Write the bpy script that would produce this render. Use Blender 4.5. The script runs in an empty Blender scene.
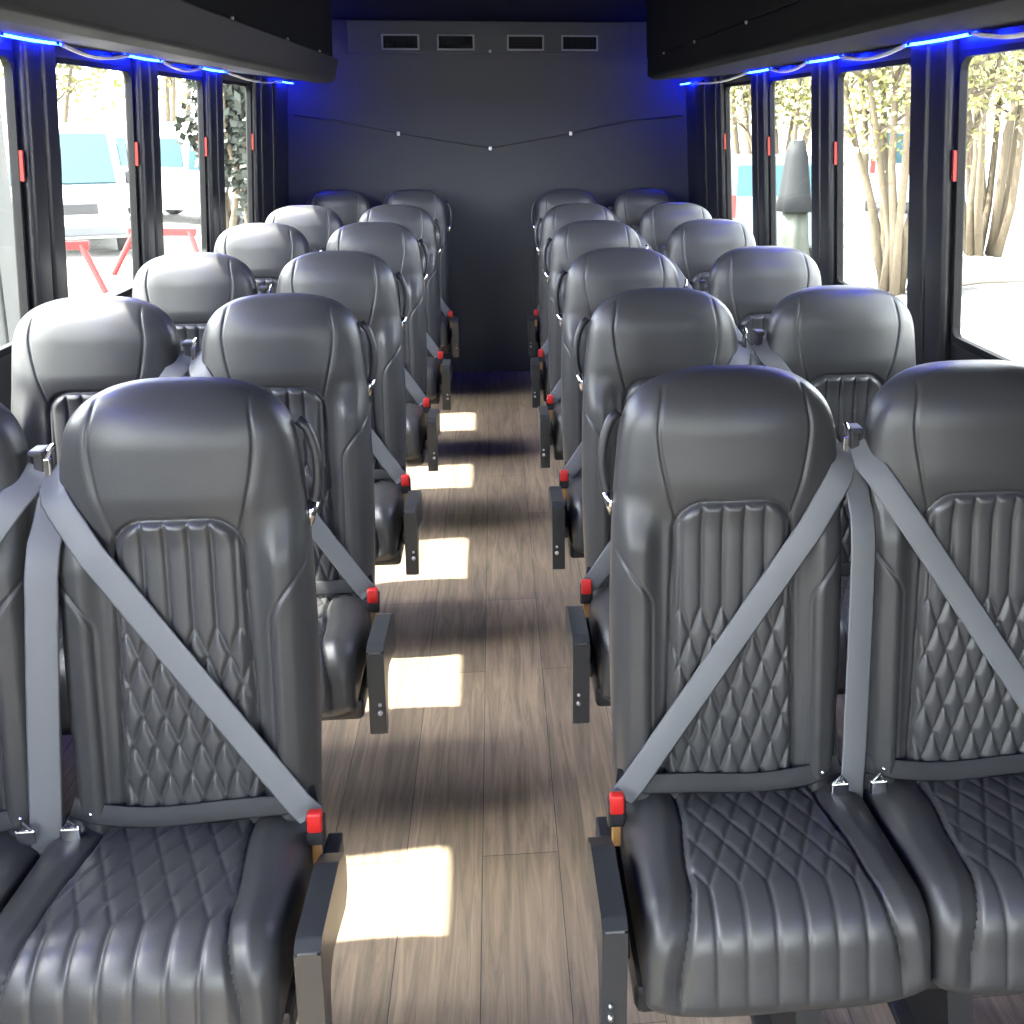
import bpy, bmesh, math, random
import numpy as np
from mathutils import Vector, Matrix

random.seed(7)
S = bpy.context.scene
COL = S.collection
PI = math.pi

# ------------------------------------------------------------------ materials
def mat(name, base, rough=0.5, metal=0.0, spec=0.5, bump=None, noise=None, coat=0.0, emit=None, emit_s=0.0, sheen=0.0):
    m = bpy.data.materials.new(name)
    m.use_nodes = True
    nt = m.node_tree
    b = nt.nodes['Principled BSDF']
    b.inputs['Base Color'].default_value = (*base, 1)
    b.inputs['Roughness'].default_value = rough
    b.inputs['Metallic'].default_value = metal
    b.inputs['Specular IOR Level'].default_value = spec
    if coat:
        b.inputs['Coat Weight'].default_value = coat
        b.inputs['Coat Roughness'].default_value = 0.25
    if sheen:
        b.inputs['Sheen Weight'].default_value = sheen
    if emit:
        b.inputs['Emission Color'].default_value = (*emit, 1)
        b.inputs['Emission Strength'].default_value = emit_s
    tc = None
    if bump or noise:
        tc = nt.nodes.new('ShaderNodeTexCoord')
    if noise:
        scale, amt = noise
        n = nt.nodes.new('ShaderNodeTexNoise')
        n.inputs['Scale'].default_value = scale
        n.inputs['Detail'].default_value = 4
        nt.links.new(tc.outputs['Object'], n.inputs['Vector'])
        r = nt.nodes.new('ShaderNodeMix'); r.data_type = 'RGBA'
        r.inputs['A'].default_value = (*[c * (1 - amt) for c in base], 1)
        r.inputs['B'].default_value = (*[min(1, c * (1 + amt)) for c in base], 1)
        nt.links.new(n.outputs['Fac'], r.inputs['Factor'])
        nt.links.new(r.outputs['Result'], b.inputs['Base Color'])
    if bump:
        scale, strength, dist = bump
        n2 = nt.nodes.new('ShaderNodeTexNoise')
        n2.inputs['Scale'].default_value = scale
        n2.inputs['Detail'].default_value = 3
        nt.links.new(tc.outputs['Object'], n2.inputs['Vector'])
        bp = nt.nodes.new('ShaderNodeBump')
        bp.inputs['Strength'].default_value = strength
        bp.inputs['Distance'].default_value = dist
        nt.links.new(n2.outputs['Fac'], bp.inputs['Height'])
        nt.links.new(bp.outputs['Normal'], b.inputs['Normal'])
    return m

M = {}
M['leather'] = mat('black_leather', (0.043, 0.043, 0.044), 0.40, spec=0.48, bump=(420, 0.12, 0.002), noise=(9, 0.10))
M['quilt'] = mat('quilted_leather', (0.048, 0.048, 0.050), 0.38, spec=0.58, bump=(420, 0.12, 0.002))
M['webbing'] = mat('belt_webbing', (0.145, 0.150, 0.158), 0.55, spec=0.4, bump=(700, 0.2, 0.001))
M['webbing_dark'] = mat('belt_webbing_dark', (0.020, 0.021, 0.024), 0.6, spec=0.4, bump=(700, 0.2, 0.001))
M['plastic'] = mat('black_plastic', (0.022, 0.022, 0.024), 0.45, spec=0.5, bump=(300, 0.1, 0.001))
M['grey_plastic'] = mat('grey_plastic', (0.07, 0.075, 0.082), 0.38, spec=0.5)
M['arm'] = mat('armrest_black', (0.028, 0.030, 0.033), 0.33, spec=0.5)
M['vent'] = mat('vent_grey', (0.16, 0.165, 0.17), 0.4, spec=0.5)
M['red'] = mat('red_plastic', (0.55, 0.02, 0.018), 0.4)
M['latch'] = mat('latch_red', (0.28, 0.018, 0.012), 0.5, spec=0.3)
M['barrier_red'] = mat('faded_red_paint', (0.20, 0.018, 0.018), 0.6, spec=0.2)
M['amber'] = mat('amber_plastic', (0.55, 0.30, 0.10), 0.45)
M['chrome'] = mat('chrome', (0.75, 0.75, 0.76), 0.18, metal=1.0)
M['steel'] = mat('satin_steel', (0.45, 0.45, 0.46), 0.35, metal=1.0)
M['frame_black'] = mat('black_powder_coat', (0.02, 0.02, 0.022), 0.5)
M['vinyl'] = mat('charcoal_wall_vinyl', (0.046, 0.048, 0.051), 0.65, spec=0.35, bump=(180, 0.15, 0.002), noise=(2.5, 0.05))
M['ceiling'] = mat('ceiling_fabric', (0.009, 0.009, 0.010), 0.9, spec=0.08, bump=(250, 0.2, 0.002))
M['rack'] = mat('rack_vinyl', (0.021, 0.021, 0.022), 0.6, spec=0.25, bump=(200, 0.15, 0.002))
M['pillar'] = mat('pillar_plastic', (0.015, 0.015, 0.017), 0.33, spec=0.45)
M['rubber'] = mat('black_rubber', (0.008, 0.008, 0.008), 0.7, spec=0.2)
M['trailer'] = mat('dark_grey_trailer_skin', (0.045, 0.047, 0.047), 0.55, bump=(3, 0.15, 0.02))
M['white_cable'] = mat('pale_cable', (0.80, 0.78, 0.74), 0.4)
M['led'] = mat('blue_led', (0.02, 0.03, 0.3), 0.4, emit=(0.002, 0.010, 1.0), emit_s=52.0)
M['white_paint'] = mat('white_paint', (0.42, 0.42, 0.42), 0.4)
M['silver_paint'] = mat('silver_blue_paint', (0.085, 0.11, 0.125), 0.4)
M['dark_paint'] = mat('dark_paint', (0.009, 0.010, 0.011), 0.7, spec=0.2)
M['tire'] = mat('tire_rubber', (0.03, 0.03, 0.03), 0.8)
M['auto_glass'] = mat('auto_glass', (0.022, 0.050, 0.062), 0.45, spec=0.12)
M['bark'] = mat('tree_bark', (0.085, 0.066, 0.042), 0.9, noise=(6, 0.25), bump=(25, 0.5, 0.02))
M['leaf'] = mat('yellow_green_leaf', (0.14, 0.135, 0.035), 0.6, noise=(1.2, 0.3))
M['leaf_dark'] = mat('hedge_leaf', (0.020, 0.024, 0.016), 0.6, noise=(2, 0.3))
M['branch_cut'] = mat('weathered_log', (0.30, 0.27, 0.23), 0.9, noise=(8, 0.2))

# floor: vinyl wood planks running along the aisle
def floor_material():
    m = bpy.data.materials.new('wood_plank_vinyl'); m.use_nodes = True
    nt = m.node_tree; L = nt.links; N = nt.nodes
    b = N['Principled BSDF']
    tc = N.new('ShaderNodeTexCoord')
    mp = N.new('ShaderNodeMapping')
    mp.inputs['Rotation'].default_value = (0, 0, PI / 2)
    mp.inputs['Location'].default_value = (0.3, 0.055, 0)
    L.new(tc.outputs['Object'], mp.inputs['Vector'])
    br = N.new('ShaderNodeTexBrick')
    br.offset = 0.37
    br.inputs['Scale'].default_value = 1.0
    br.inputs['Brick Width'].default_value = 1.25
    br.inputs['Row Height'].default_value = 0.17
    br.inputs['Mortar Size'].default_value = 0.0012
    br.inputs['Mortar Smooth'].default_value = 0.3
    br.inputs['Color1'].default_value = (0.285, 0.222, 0.160, 1)
    br.inputs['Color2'].default_value = (0.205, 0.162, 0.120, 1)
    br.inputs['Mortar'].default_value = (0.075, 0.062, 0.053, 1)
    L.new(mp.outputs['Vector'], br.inputs['Vector'])
    mp2 = N.new('ShaderNodeMapping')
    mp2.inputs['Scale'].default_value = (26, 1.7, 1)
    L.new(tc.outputs['Object'], mp2.inputs['Vector'])
    n1 = N.new('ShaderNodeTexNoise'); n1.inputs['Scale'].default_value = 1.6
    n1.inputs['Detail'].default_value = 8; n1.inputs['Roughness'].default_value = 0.65
    n1.inputs['Distortion'].default_value = 1.2
    L.new(mp2.outputs['Vector'], n1.inputs['Vector'])
    cr = N.new('ShaderNodeValToRGB')
    cr.color_ramp.elements[0].position = 0.30; cr.color_ramp.elements[0].color = (0.55, 0.55, 0.56, 1)
    cr.color_ramp.elements[1].position = 0.68; cr.color_ramp.elements[1].color = (1.32, 1.28, 1.22, 1)
    L.new(n1.outputs['Fac'], cr.inputs['Fac'])
    mx = N.new('ShaderNodeMix'); mx.data_type = 'RGBA'; mx.blend_type = 'MULTIPLY'
    mx.inputs['Factor'].default_value = 1.0
    L.new(br.outputs['Color'], mx.inputs['A']); L.new(cr.outputs['Color'], mx.inputs['B'])
    L.new(mx.outputs['Result'], b.inputs['Base Color'])
    b.inputs['Roughness'].default_value = 0.5
    b.inputs['Specular IOR Level'].default_value = 0.35
    bp = N.new('ShaderNodeBump'); bp.inputs['Strength'].default_value = 0.15; bp.inputs['Distance'].default_value = 0.002
    L.new(n1.outputs['Fac'], bp.inputs['Height']); L.new(bp.outputs['Normal'], b.inputs['Normal'])
    return m
M['floor'] = floor_material()

def glass_material():
    m = bpy.data.materials.new('tinted_window_glass'); m.use_nodes = True
    nt = m.node_tree; N = nt.nodes; L = nt.links
    out = N['Material Output']; N.remove(N['Principled BSDF'])
    tr = N.new('ShaderNodeBsdfTransparent'); tr.inputs['Color'].default_value = (0.90, 0.92, 0.90, 1)
    gl = N.new('ShaderNodeBsdfGlossy'); gl.inputs['Roughness'].default_value = 0.03
    mx = N.new('ShaderNodeMixShader'); mx.inputs['Fac'].default_value = 0.06
    L.new(tr.outputs[0], mx.inputs[1]); L.new(gl.outputs[0], mx.inputs[2]); L.new(mx.outputs[0], out.inputs['Surface'])
    return m
M['glass'] = glass_material()

def ground_material():
    m = bpy.data.materials.new('pale_gravel_lot'); m.use_nodes = True
    nt = m.node_tree; N = nt.nodes; L = nt.links
    b = N['Principled BSDF']; b.inputs['Roughness'].default_value = 0.9
    tc = N.new('ShaderNodeTexCoord')
    n = N.new('ShaderNodeTexNoise'); n.inputs['Scale'].default_value = 0.5; n.inputs['Detail'].default_value = 6
    L.new(tc.outputs['Object'], n.inputs['Vector'])
    n2 = N.new('ShaderNodeTexNoise'); n2.inputs['Scale'].default_value = 14; n2.inputs['Detail'].default_value = 5
    L.new(tc.outputs['Object'], n2.inputs['Vector'])
    cr = N.new('ShaderNodeValToRGB')
    cr.color_ramp.elements[0].position = 0.38; cr.color_ramp.elements[0].color = (0.075, 0.073, 0.070, 1)
    cr.color_ramp.elements[1].position = 0.52; cr.color_ramp.elements[1].color = (0.30, 0.29, 0.275, 1)
    L.new(n.outputs['Fac'], cr.inputs['Fac'])
    cr2 = N.new('ShaderNodeValToRGB')
    cr2.color_ramp.elements[0].position = 0.35; cr2.color_ramp.elements[0].color = (0.7, 0.7, 0.7, 1)
    cr2.color_ramp.elements[1].position = 0.65; cr2.color_ramp.elements[1].color = (1.1, 1.1, 1.1, 1)
    L.new(n2.outputs['Fac'], cr2.inputs['Fac'])
    mx = N.new('ShaderNodeMix'); mx.data_type = 'RGBA'; mx.blend_type = 'MULTIPLY'; mx.inputs['Factor'].default_value = 1
    L.new(cr.outputs['Color'], mx.inputs['A']); L.new(cr2.outputs['Color'], mx.inputs['B'])
    L.new(mx.outputs['Result'], b.inputs['Base Color'])
    return m
M['ground'] = ground_material()

# ------------------------------------------------------------------ helpers
def link(name, me, m=None, parent=None, smooth=True):
    if m is not None and len(me.materials) == 0:
        me.materials.append(m)
    if smooth:
        me.polygons.foreach_set('use_smooth', [True] * len(me.polygons))
    o = bpy.data.objects.new(name, me)
    COL.objects.link(o)
    if parent is not None:
        o.parent = parent
    return o

def pyd(name, v, f):
    me = bpy.data.meshes.new(name)
    me.from_pydata([tuple(map(float, p)) for p in v], [], f)
    me.validate(); me.update()
    return me

def obj_bm(name, bm, m, parent=None, smooth=False):
    bmesh.ops.recalc_face_normals(bm, faces=bm.faces)
    me = bpy.data.meshes.new(name)
    bm.to_mesh(me); bm.free()
    return link(name, me, m, parent, smooth)

def empty(name, loc=(0, 0, 0), rz=0.0):
    o = bpy.data.objects.new(name, None); COL.objects.link(o)
    o.location = loc; o.rotation_euler = (0, 0, rz); o.empty_display_size = 0.1
    return o

def tag(o, label=None, cat=None, group=None, kind=None):
    if label: o['label'] = label
    if cat: o['category'] = cat
    if group: o['group'] = group
    if kind: o['kind'] = kind
    return o

def box(bm, x0, x1, y0, y1, z0, z1, bevel=0.0, seg=2):
    r = bmesh.ops.create_cube(bm, size=1.0)
    vs = r['verts']
    for v in vs:
        v.co = Vector((x0 + (v.co.x + .5) * (x1 - x0), y0 + (v.co.y + .5) * (y1 - y0), z0 + (v.co.z + .5) * (z1 - z0)))
    if bevel > 0:
        es = list({e for v in vs for e in v.link_edges})
        bmesh.ops.bevel(bm, geom=es, offset=bevel, segments=seg, affect='EDGES', profile=0.5)

def prism(bm, pts, axis_pts0, axis_pts1):
    pass

def extrude_poly(bm, poly, fn, a, b):
    """poly: list of 2-d points; fn(p, t) -> 3-d point at t=a and t=b"""
    n = len(poly)
    v0 = [bm.verts.new(fn(p, a)) for p in poly]
    v1 = [bm.verts.new(fn(p, b)) for p in poly]
    for i in range(n):
        j = (i + 1) % n
        bm.faces.new((v0[i], v0[j], v1[j], v1[i]))
    bm.faces.new(v0[::-1]); bm.faces.new(v1)

def round_poly(pts, rads, seg=6):
    out = []
    n = len(pts)
    for i in range(n):
        p = Vector(pts[i]); a = Vector(pts[i - 1]); c = Vector(pts[(i + 1) % n])
        r = rads[i] if isinstance(rads, (list, tuple)) else rads
        if r <= 0:
            out.append(tuple(p)); continue
        d0 = (a - p).normalized(); d1 = (c - p).normalized()
        ang = d0.angle(d1)
        t = r / math.tan(ang / 2)
        t = min(t, 0.49 * (a - p).length, 0.49 * (c - p).length)
        rr = t * math.tan(ang / 2)
        cen = p + (d0 + d1).normalized() * (rr / math.sin(ang / 2))
        s = p + d0 * t - cen; e = p + d1 * t - cen
        tot = s.angle(e)
        sgn = 1 if s.x * e.y - s.y * e.x > 0 else -1
        for k in range(seg + 1):
            th = sgn * tot * k / seg
            out.append((cen.x + s.x * math.cos(th) - s.y * math.sin(th), cen.y + s.x * math.sin(th) + s.y * math.cos(th)))
    return out

def tube(bm, pts, rad, n=8, cap=True):
    pts = [Vector(p) for p in pts]
    rings = []
    up = None
    for i, p in enumerate(pts):
        t = (pts[min(i + 1, len(pts) - 1)] - pts[max(i - 1, 0)]).normalized()
        if up is None:
            up = Vector((0, 0, 1)) if abs(t.z) < 0.9 else Vector((1, 0, 0))
        s = t.cross(up).normalized(); up = s.cross(t).normalized()
        r = rad[i] if isinstance(rad, (list, tuple)) else rad
        rings.append([bm.verts.new(p + (s * math.cos(2 * PI * k / n) + up * math.sin(2 * PI * k / n)) * r) for k in range(n)])
    for a, b in zip(rings[:-1], rings[1:]):
        for k in range(n):
            bm.faces.new((a[k], a[(k + 1) % n], b[(k + 1) % n], b[k]))
    if cap:
        bm.faces.new(rings[0][::-1]); bm.faces.new(rings[-1])

def sstep(a, b, x):
    t = np.clip((x - a) / (b - a), 0, 1)
    return t * t * (3 - 2 * t)

# ------------------------------------------------------------------ the seat
# local frame: origin on the floor below the headrest front, faces -y
H_TOP, H_BOT = 1.20, 0.385
PA = 0.0365          # flute pitch on the backrest
def w_back(h):
    h = np.asarray(h, float)
    w = 0.196 + 0.010 * np.sin(np.clip((h - 0.40) / 0.66, 0, 1) * PI) - 0.004 * sstep(0.95, 1.1, h)
    t = np.clip((h - 1.02) / (H_TOP - 1.02), 0, 1)
    return w * np.maximum(1e-4, 1 - t ** 3.3) ** (1 / 2.7)
def yc(h):
    return -0.052 + (np.asarray(h, float) - 0.45) * 0.070
def shrink(h):
    t = np.clip((np.asarray(h, float) - 1.10) / (H_TOP - 1.10), 0, 1)
    return np.maximum(1e-4, 1 - t ** 2.4) ** (1 / 2.4)
def e_sup(u, p=3.4):
    return np.maximum(0, 1 - np.abs(u) ** p) ** (1 / p)
def panel_sdf(x, h):
    pw = 0.101 + 0.014 * np.clip((0.97 - h) / 0.5, 0, 1)
    z0, z1, r = 0.40, 0.985, 0.055
    qx = np.abs(x) - pw + r
    qz = np.abs(h - (z0 + z1) / 2) - (z1 - z0) / 2 + r
    return np.minimum(np.maximum(qx, qz), 0) + np.hypot(np.maximum(qx, 0), np.maximum(qz, 0)) - r
def pillow(d, dmax):
    return 0.62 * (1 - np.exp(-(d / 0.0030) ** 1.3)) + 0.38 * (1 - (1 - np.clip(d / dmax, 0, 1)) ** 2.2)
def quilt(x, s, s0, a, slope):
    """s decreasing into the diamonds: flutes where s > s0"""
    fr = lambda q: np.abs((q / a + 0.5) % 1.0 - 0.5) * a      # distance to the nearest line
    dv = fr(x + a / 2)
    k = (s0 - s) * slope
    c = 1 / math.sqrt(1 + slope * slope)
    dd = np.minimum(fr(x + a / 2 + k), fr(x + a / 2 - k)) * c
    f = np.where(s > s0, pillow(dv, a * 0.5), pillow(dd, a * 0.44))
    return f
def relief(x, h):
    w = w_back(h)
    ax = np.abs(x)
    r = np.zeros_like(x)
    head = sstep(0.93, 1.03, h)
    r += 0.022 * head * np.clip(1 - (ax / 0.19) ** 2, 0, 1) * (1 - 0.3 * sstep(1.1, 1.2, h))
    sd = panel_sdf(x, h)
    low = 1 - sstep(0.90, 1.0, h)
    r += 0.024 * low * sstep(0.118, 0.160, ax) * (1 - 0.5 * sstep(0.175, 0.205, ax))
    # quilted insert
    inside = sd < 0
    q = quilt(x, h, 0.800, PA, 0.36)
    edge = sstep(0, 0.016, -sd)
    r += np.where(inside, edge * 0.0085 * q - 0.001, 0)
    r -= 0.008 * np.exp(-(sd / 0.0042) ** 2)
    # headrest seams
    xs = 0.100 + 0.030 * np.sin(np.clip((h - 0.96) / 0.17, 0, 1) * PI / 2) - 0.012 * sstep(1.10, 1.2, h)
    ds = np.where(h > 0.955, (ax - xs) / 1.0, 1.0)
    r -= 0.0042 * np.exp(-(ds / 0.0026) ** 2)
    r += 0.0014 * np.exp(-((ds - 0.012) / 0.010) ** 2) * head
    # shoulder seam running into the bolster
    xb = 0.140 + 0.066 * sstep(0.80, 0.925, h)
    db = np.where(h < 0.93, ax - xb, 1.0)
    r -= 0.0045 * np.exp(-(db / 0.0028) ** 2)
    r += 0.0012 * np.exp(-((db - 0.011) / 0.010) ** 2)
    return r
DF, DB = 0.062, 0.056
def y_front(x, h):
    x = np.asarray(x, float); h = np.asarray(h, float)
    w = w_back(h); u = np.clip(x / w, -1, 1)
    e = e_sup(u)
    return yc(h) - shrink(h) * (DF * e + relief(x, h) * np.clip(e * 1.6, 0, 1))

def arc_u(n, p, asp):
    th = np.linspace(0, PI, 4000)
    u = -np.sign(np.cos(th)) * np.abs(np.cos(th)) ** (2 / p)
    e = np.abs(np.sin(th)) ** (2 / p)
    s = np.concatenate([[0], np.cumsum(np.hypot(np.diff(u), np.diff(e) * asp))])
    t = np.linspace(0, s[-1], n)
    return np.interp(t, s, u)

def split_mesh(V, faces, mask):
    out = []
    for want in (False, True):
        fs = [f for f, k in zip(faces, mask) if k == want]
        used = sorted({i for f in fs for i in f})
        mp = {g: i for i, g in enumerate(used)}
        out.append(pyd('m', [V[i] for i in used], [tuple(mp[i] for i in f) for f in fs]))
    return out

def backrest_meshes():
    nh, nf, nb = 310, 190, 22
    t = np.linspace(0, 1, nh)
    hs = H_BOT + (H_TOP - H_BOT) * (t + 0.10 * np.sin(PI * t) * 0 )
    # denser near the crown
    hs = np.concatenate([np.linspace(H_BOT, 1.12, nh - 40), 1.12 + (H_TOP - 0.0004 - 1.12) * np.sin(np.linspace(0, PI / 2, 41))[1:]])
    nh = len(hs)
    uf = arc_u(nf, 3.4, 0.33)
    ub = arc_u(nb, 3.0, 0.35)[::-1][1:-1]
    V = []
    n = nf + len(ub)
    for h in hs:
        w = float(w_back(h)); sh = float(shrink(h))
        x = uf * w
        y = y_front(x, np.full_like(x, h))
        V += list(zip(x, y, np.full_like(x, h)))
        xb = ub * w
        yb = yc(h) + sh * DB * e_sup(ub, 3.0)
        V += list(zip(xb, yb, np.full_like(xb, h)))
    F, mask = [], []
    for i in range(nh - 1):
        for j in range(n):
            k = (j + 1) % n
            F.append((i * n + j, i * n + k, (i + 1) * n + k, (i + 1) * n + j))
            if j < nf - 1:
                c = V[i * n + j]; d = V[(i + 1) * n + k]
                mask.append(bool(panel_sdf(np.array((c[0] + d[0]) / 2), np.array((c[2] + d[2]) / 2)) < 0.0005))
            else:
                mask.append(False)
    F.append(tuple(range(n))[::-1]); mask.append(False)
    F.append(tuple((nh - 1) * n + j for j in range(n))); mask.append(False)
    return split_mesh(V, F, mask)

CW = 0.2185
def cushion_meshes():
    P = [(-0.01, 0.440), (-0.425, 0.474), (-0.464, 0.303), (-0.01, 0.335)]
    poly = round_poly(P, [0.012, 0.070, 0.035, 0.012], 12)
    # order: rear top -> front top -> front bottom -> rear bottom ; resample
    pts = np.array(poly); pts = np.vstack([pts, pts[:1]])
    d = np.concatenate([[0], np.cumsum(np.hypot(*np.diff(pts, axis=0).T))])
    n = 330
    s = np.linspace(0, d[-1], n, endpoint=False)
    py = np.interp(s, d, pts[:, 0]); pz = np.interp(s, d, pts[:, 1])
    ty = np.gradient(py); tz = np.gradient(pz)
    ln = np.hypot(ty, tz)
    ny, nz = tz / ln, -ty / ln                                        # outward
    # check orientation: top normal must be +z
    if nz[20] < 0: ny, nz = -ny, -nz
    s_end = 0.56
    u = arc_u(150, 4.5, 0.12)
    V = []; m = len(u)
    R = 0.035
    S0 = 0.365
    def pw(sv):
        return 0.122 + 0.016 * sstep(0.15, 0.32, sv) + 0.03 * sstep(0.33, 0.52, sv)
    info = []
    for i in range(n):
        sv = s[i]
        x = u * CW
        inset = R * (1 - e_sup(u, 3.2))
        r = np.zeros_like(x)
        if 0.012 < sv < s_end:
            fade = sstep(0.012, 0.04, np.array(sv)) * (1 - sstep(s_end - 0.05, s_end, np.array(sv)))
            p = float(pw(np.array(sv)))
            sd = np.abs(x) - p
            q = quilt(x, np.full_like(x, 0.0) + sv, S0, 0.0455, 0.45)
            ed = sstep(0, 0.010, -sd)
            r += np.where(sd < 0, ed * 0.0048 * q, 0)
            r += 0.012 * sstep(0.0, 0.035, sd) * (1 - 0.4 * sstep(0.05, 0.09, sd))
            r -= 0.006 * np.exp(-(sd / 0.004) ** 2)
            r += 0.012 * (1 - (x / CW) ** 2) * math.sin(min(1, sv / 0.5) * PI)
            r *= fade
        off = r * np.clip(e_sup(u, 3.2) * 1.5, 0, 1) - inset
        V += list(zip(x, py[i] + ny[i] * off, pz[i] + nz[i] * off))
        info.append(sv)
    F, mask = [], []
    for i in range(n):
        i2 = (i + 1) % n
        for j in range(m - 1):
            F.append((i * m + j, i * m + j + 1, i2 * m + j + 1, i2 * m + j))
            xm = (u[j] + u[j + 1]) / 2 * CW
            mask.append(bool(0.012 < s[i] < s_end - 0.03 and abs(xm) < pw(np.array(s[i]))))
    F.append(tuple(i * m for i in range(n))); mask.append(False)
    F.append(tuple(i * m + m - 1 for i in range(n))[::-1]); mask.append(False)
    return split_mesh(V, F, mask)

def ribbon(path, width, nrm, thick=0.0022):
    """flat webbing along path; nrm is the facing direction"""
    P = [Vector(p) for p in path]
    V, F = [], []
    for i, p in enumerate(P):
        t = (P[min(i + 1, len(P) - 1)] - P[max(i - 1, 0)]).normalized()
        n = Vector(nrm[i] if isinstance(nrm, list) else nrm)
        s = t.cross(n).normalized(); n = s.cross(t).normalized()
        for a, b in ((-.5, 0), (-.42, .5), (.42, .5), (.5, 0), (.42, -.5), (-.42, -.5)):
            V.append(p + s * (a * width) + n * (b * thick))
    for i in range(len(P) - 1):
        for k in range(6):
            F.append((i * 6 + k, i * 6 + (k + 1) % 6, (i + 1) * 6 + (k + 1) % 6, (i + 1) * 6 + k))
    F.append((0, 1, 2, 3, 4, 5)); e = (len(P) - 1) * 6
    F.append((e + 5, e + 4, e + 3, e + 2, e + 1, e))
    return pyd('ribbon', V, F)

def hull_path(x0, h0, x1, h1, width, gap=0.004, n=40, y0=None, y1=None):
    """taut strap over the backrest: upper envelope of the surface along the line"""
    t = np.linspace(0, 1, n)
    x = x0 + (x1 - x0) * t; h = h0 + (h1 - h0) * t
    L = math.hypot(x1 - x0, h1 - h0)
    px, ph = -(h1 - h0) / L, (x1 - x0) / L
    ys = []
    for k in (-.5, 0, .5):
        xx = np.clip(x + px * width * k, -0.19, 0.19)
        ys.append(y_front(xx, h + ph * width * k))
    y = np.min(ys, axis=0) - gap
    if y0 is not None: y[0] = y0
    if y1 is not None: y[-1] = y1
    hull = []
    for p in zip(t, y):
        while len(hull) >= 2 and (hull[-1][0] - hull[-2][0]) * (p[1] - hull[-2][1]) - (hull[-1][1] - hull[-2][1]) * (p[0] - hull[-2][0]) <= 0:
            hull.pop()
        hull.append(p)
    hx, hy = zip(*hull)
    yy = np.interp(t, hx, hy)
    return [(x[i], yy[i], h[i]) for i in range(n)]

ME_BACK, ME_PANEL = backrest_meshes()
ME_CUSH, ME_CQ = cushion_meshes()
NRM = (0, -1, 0.16)

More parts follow.
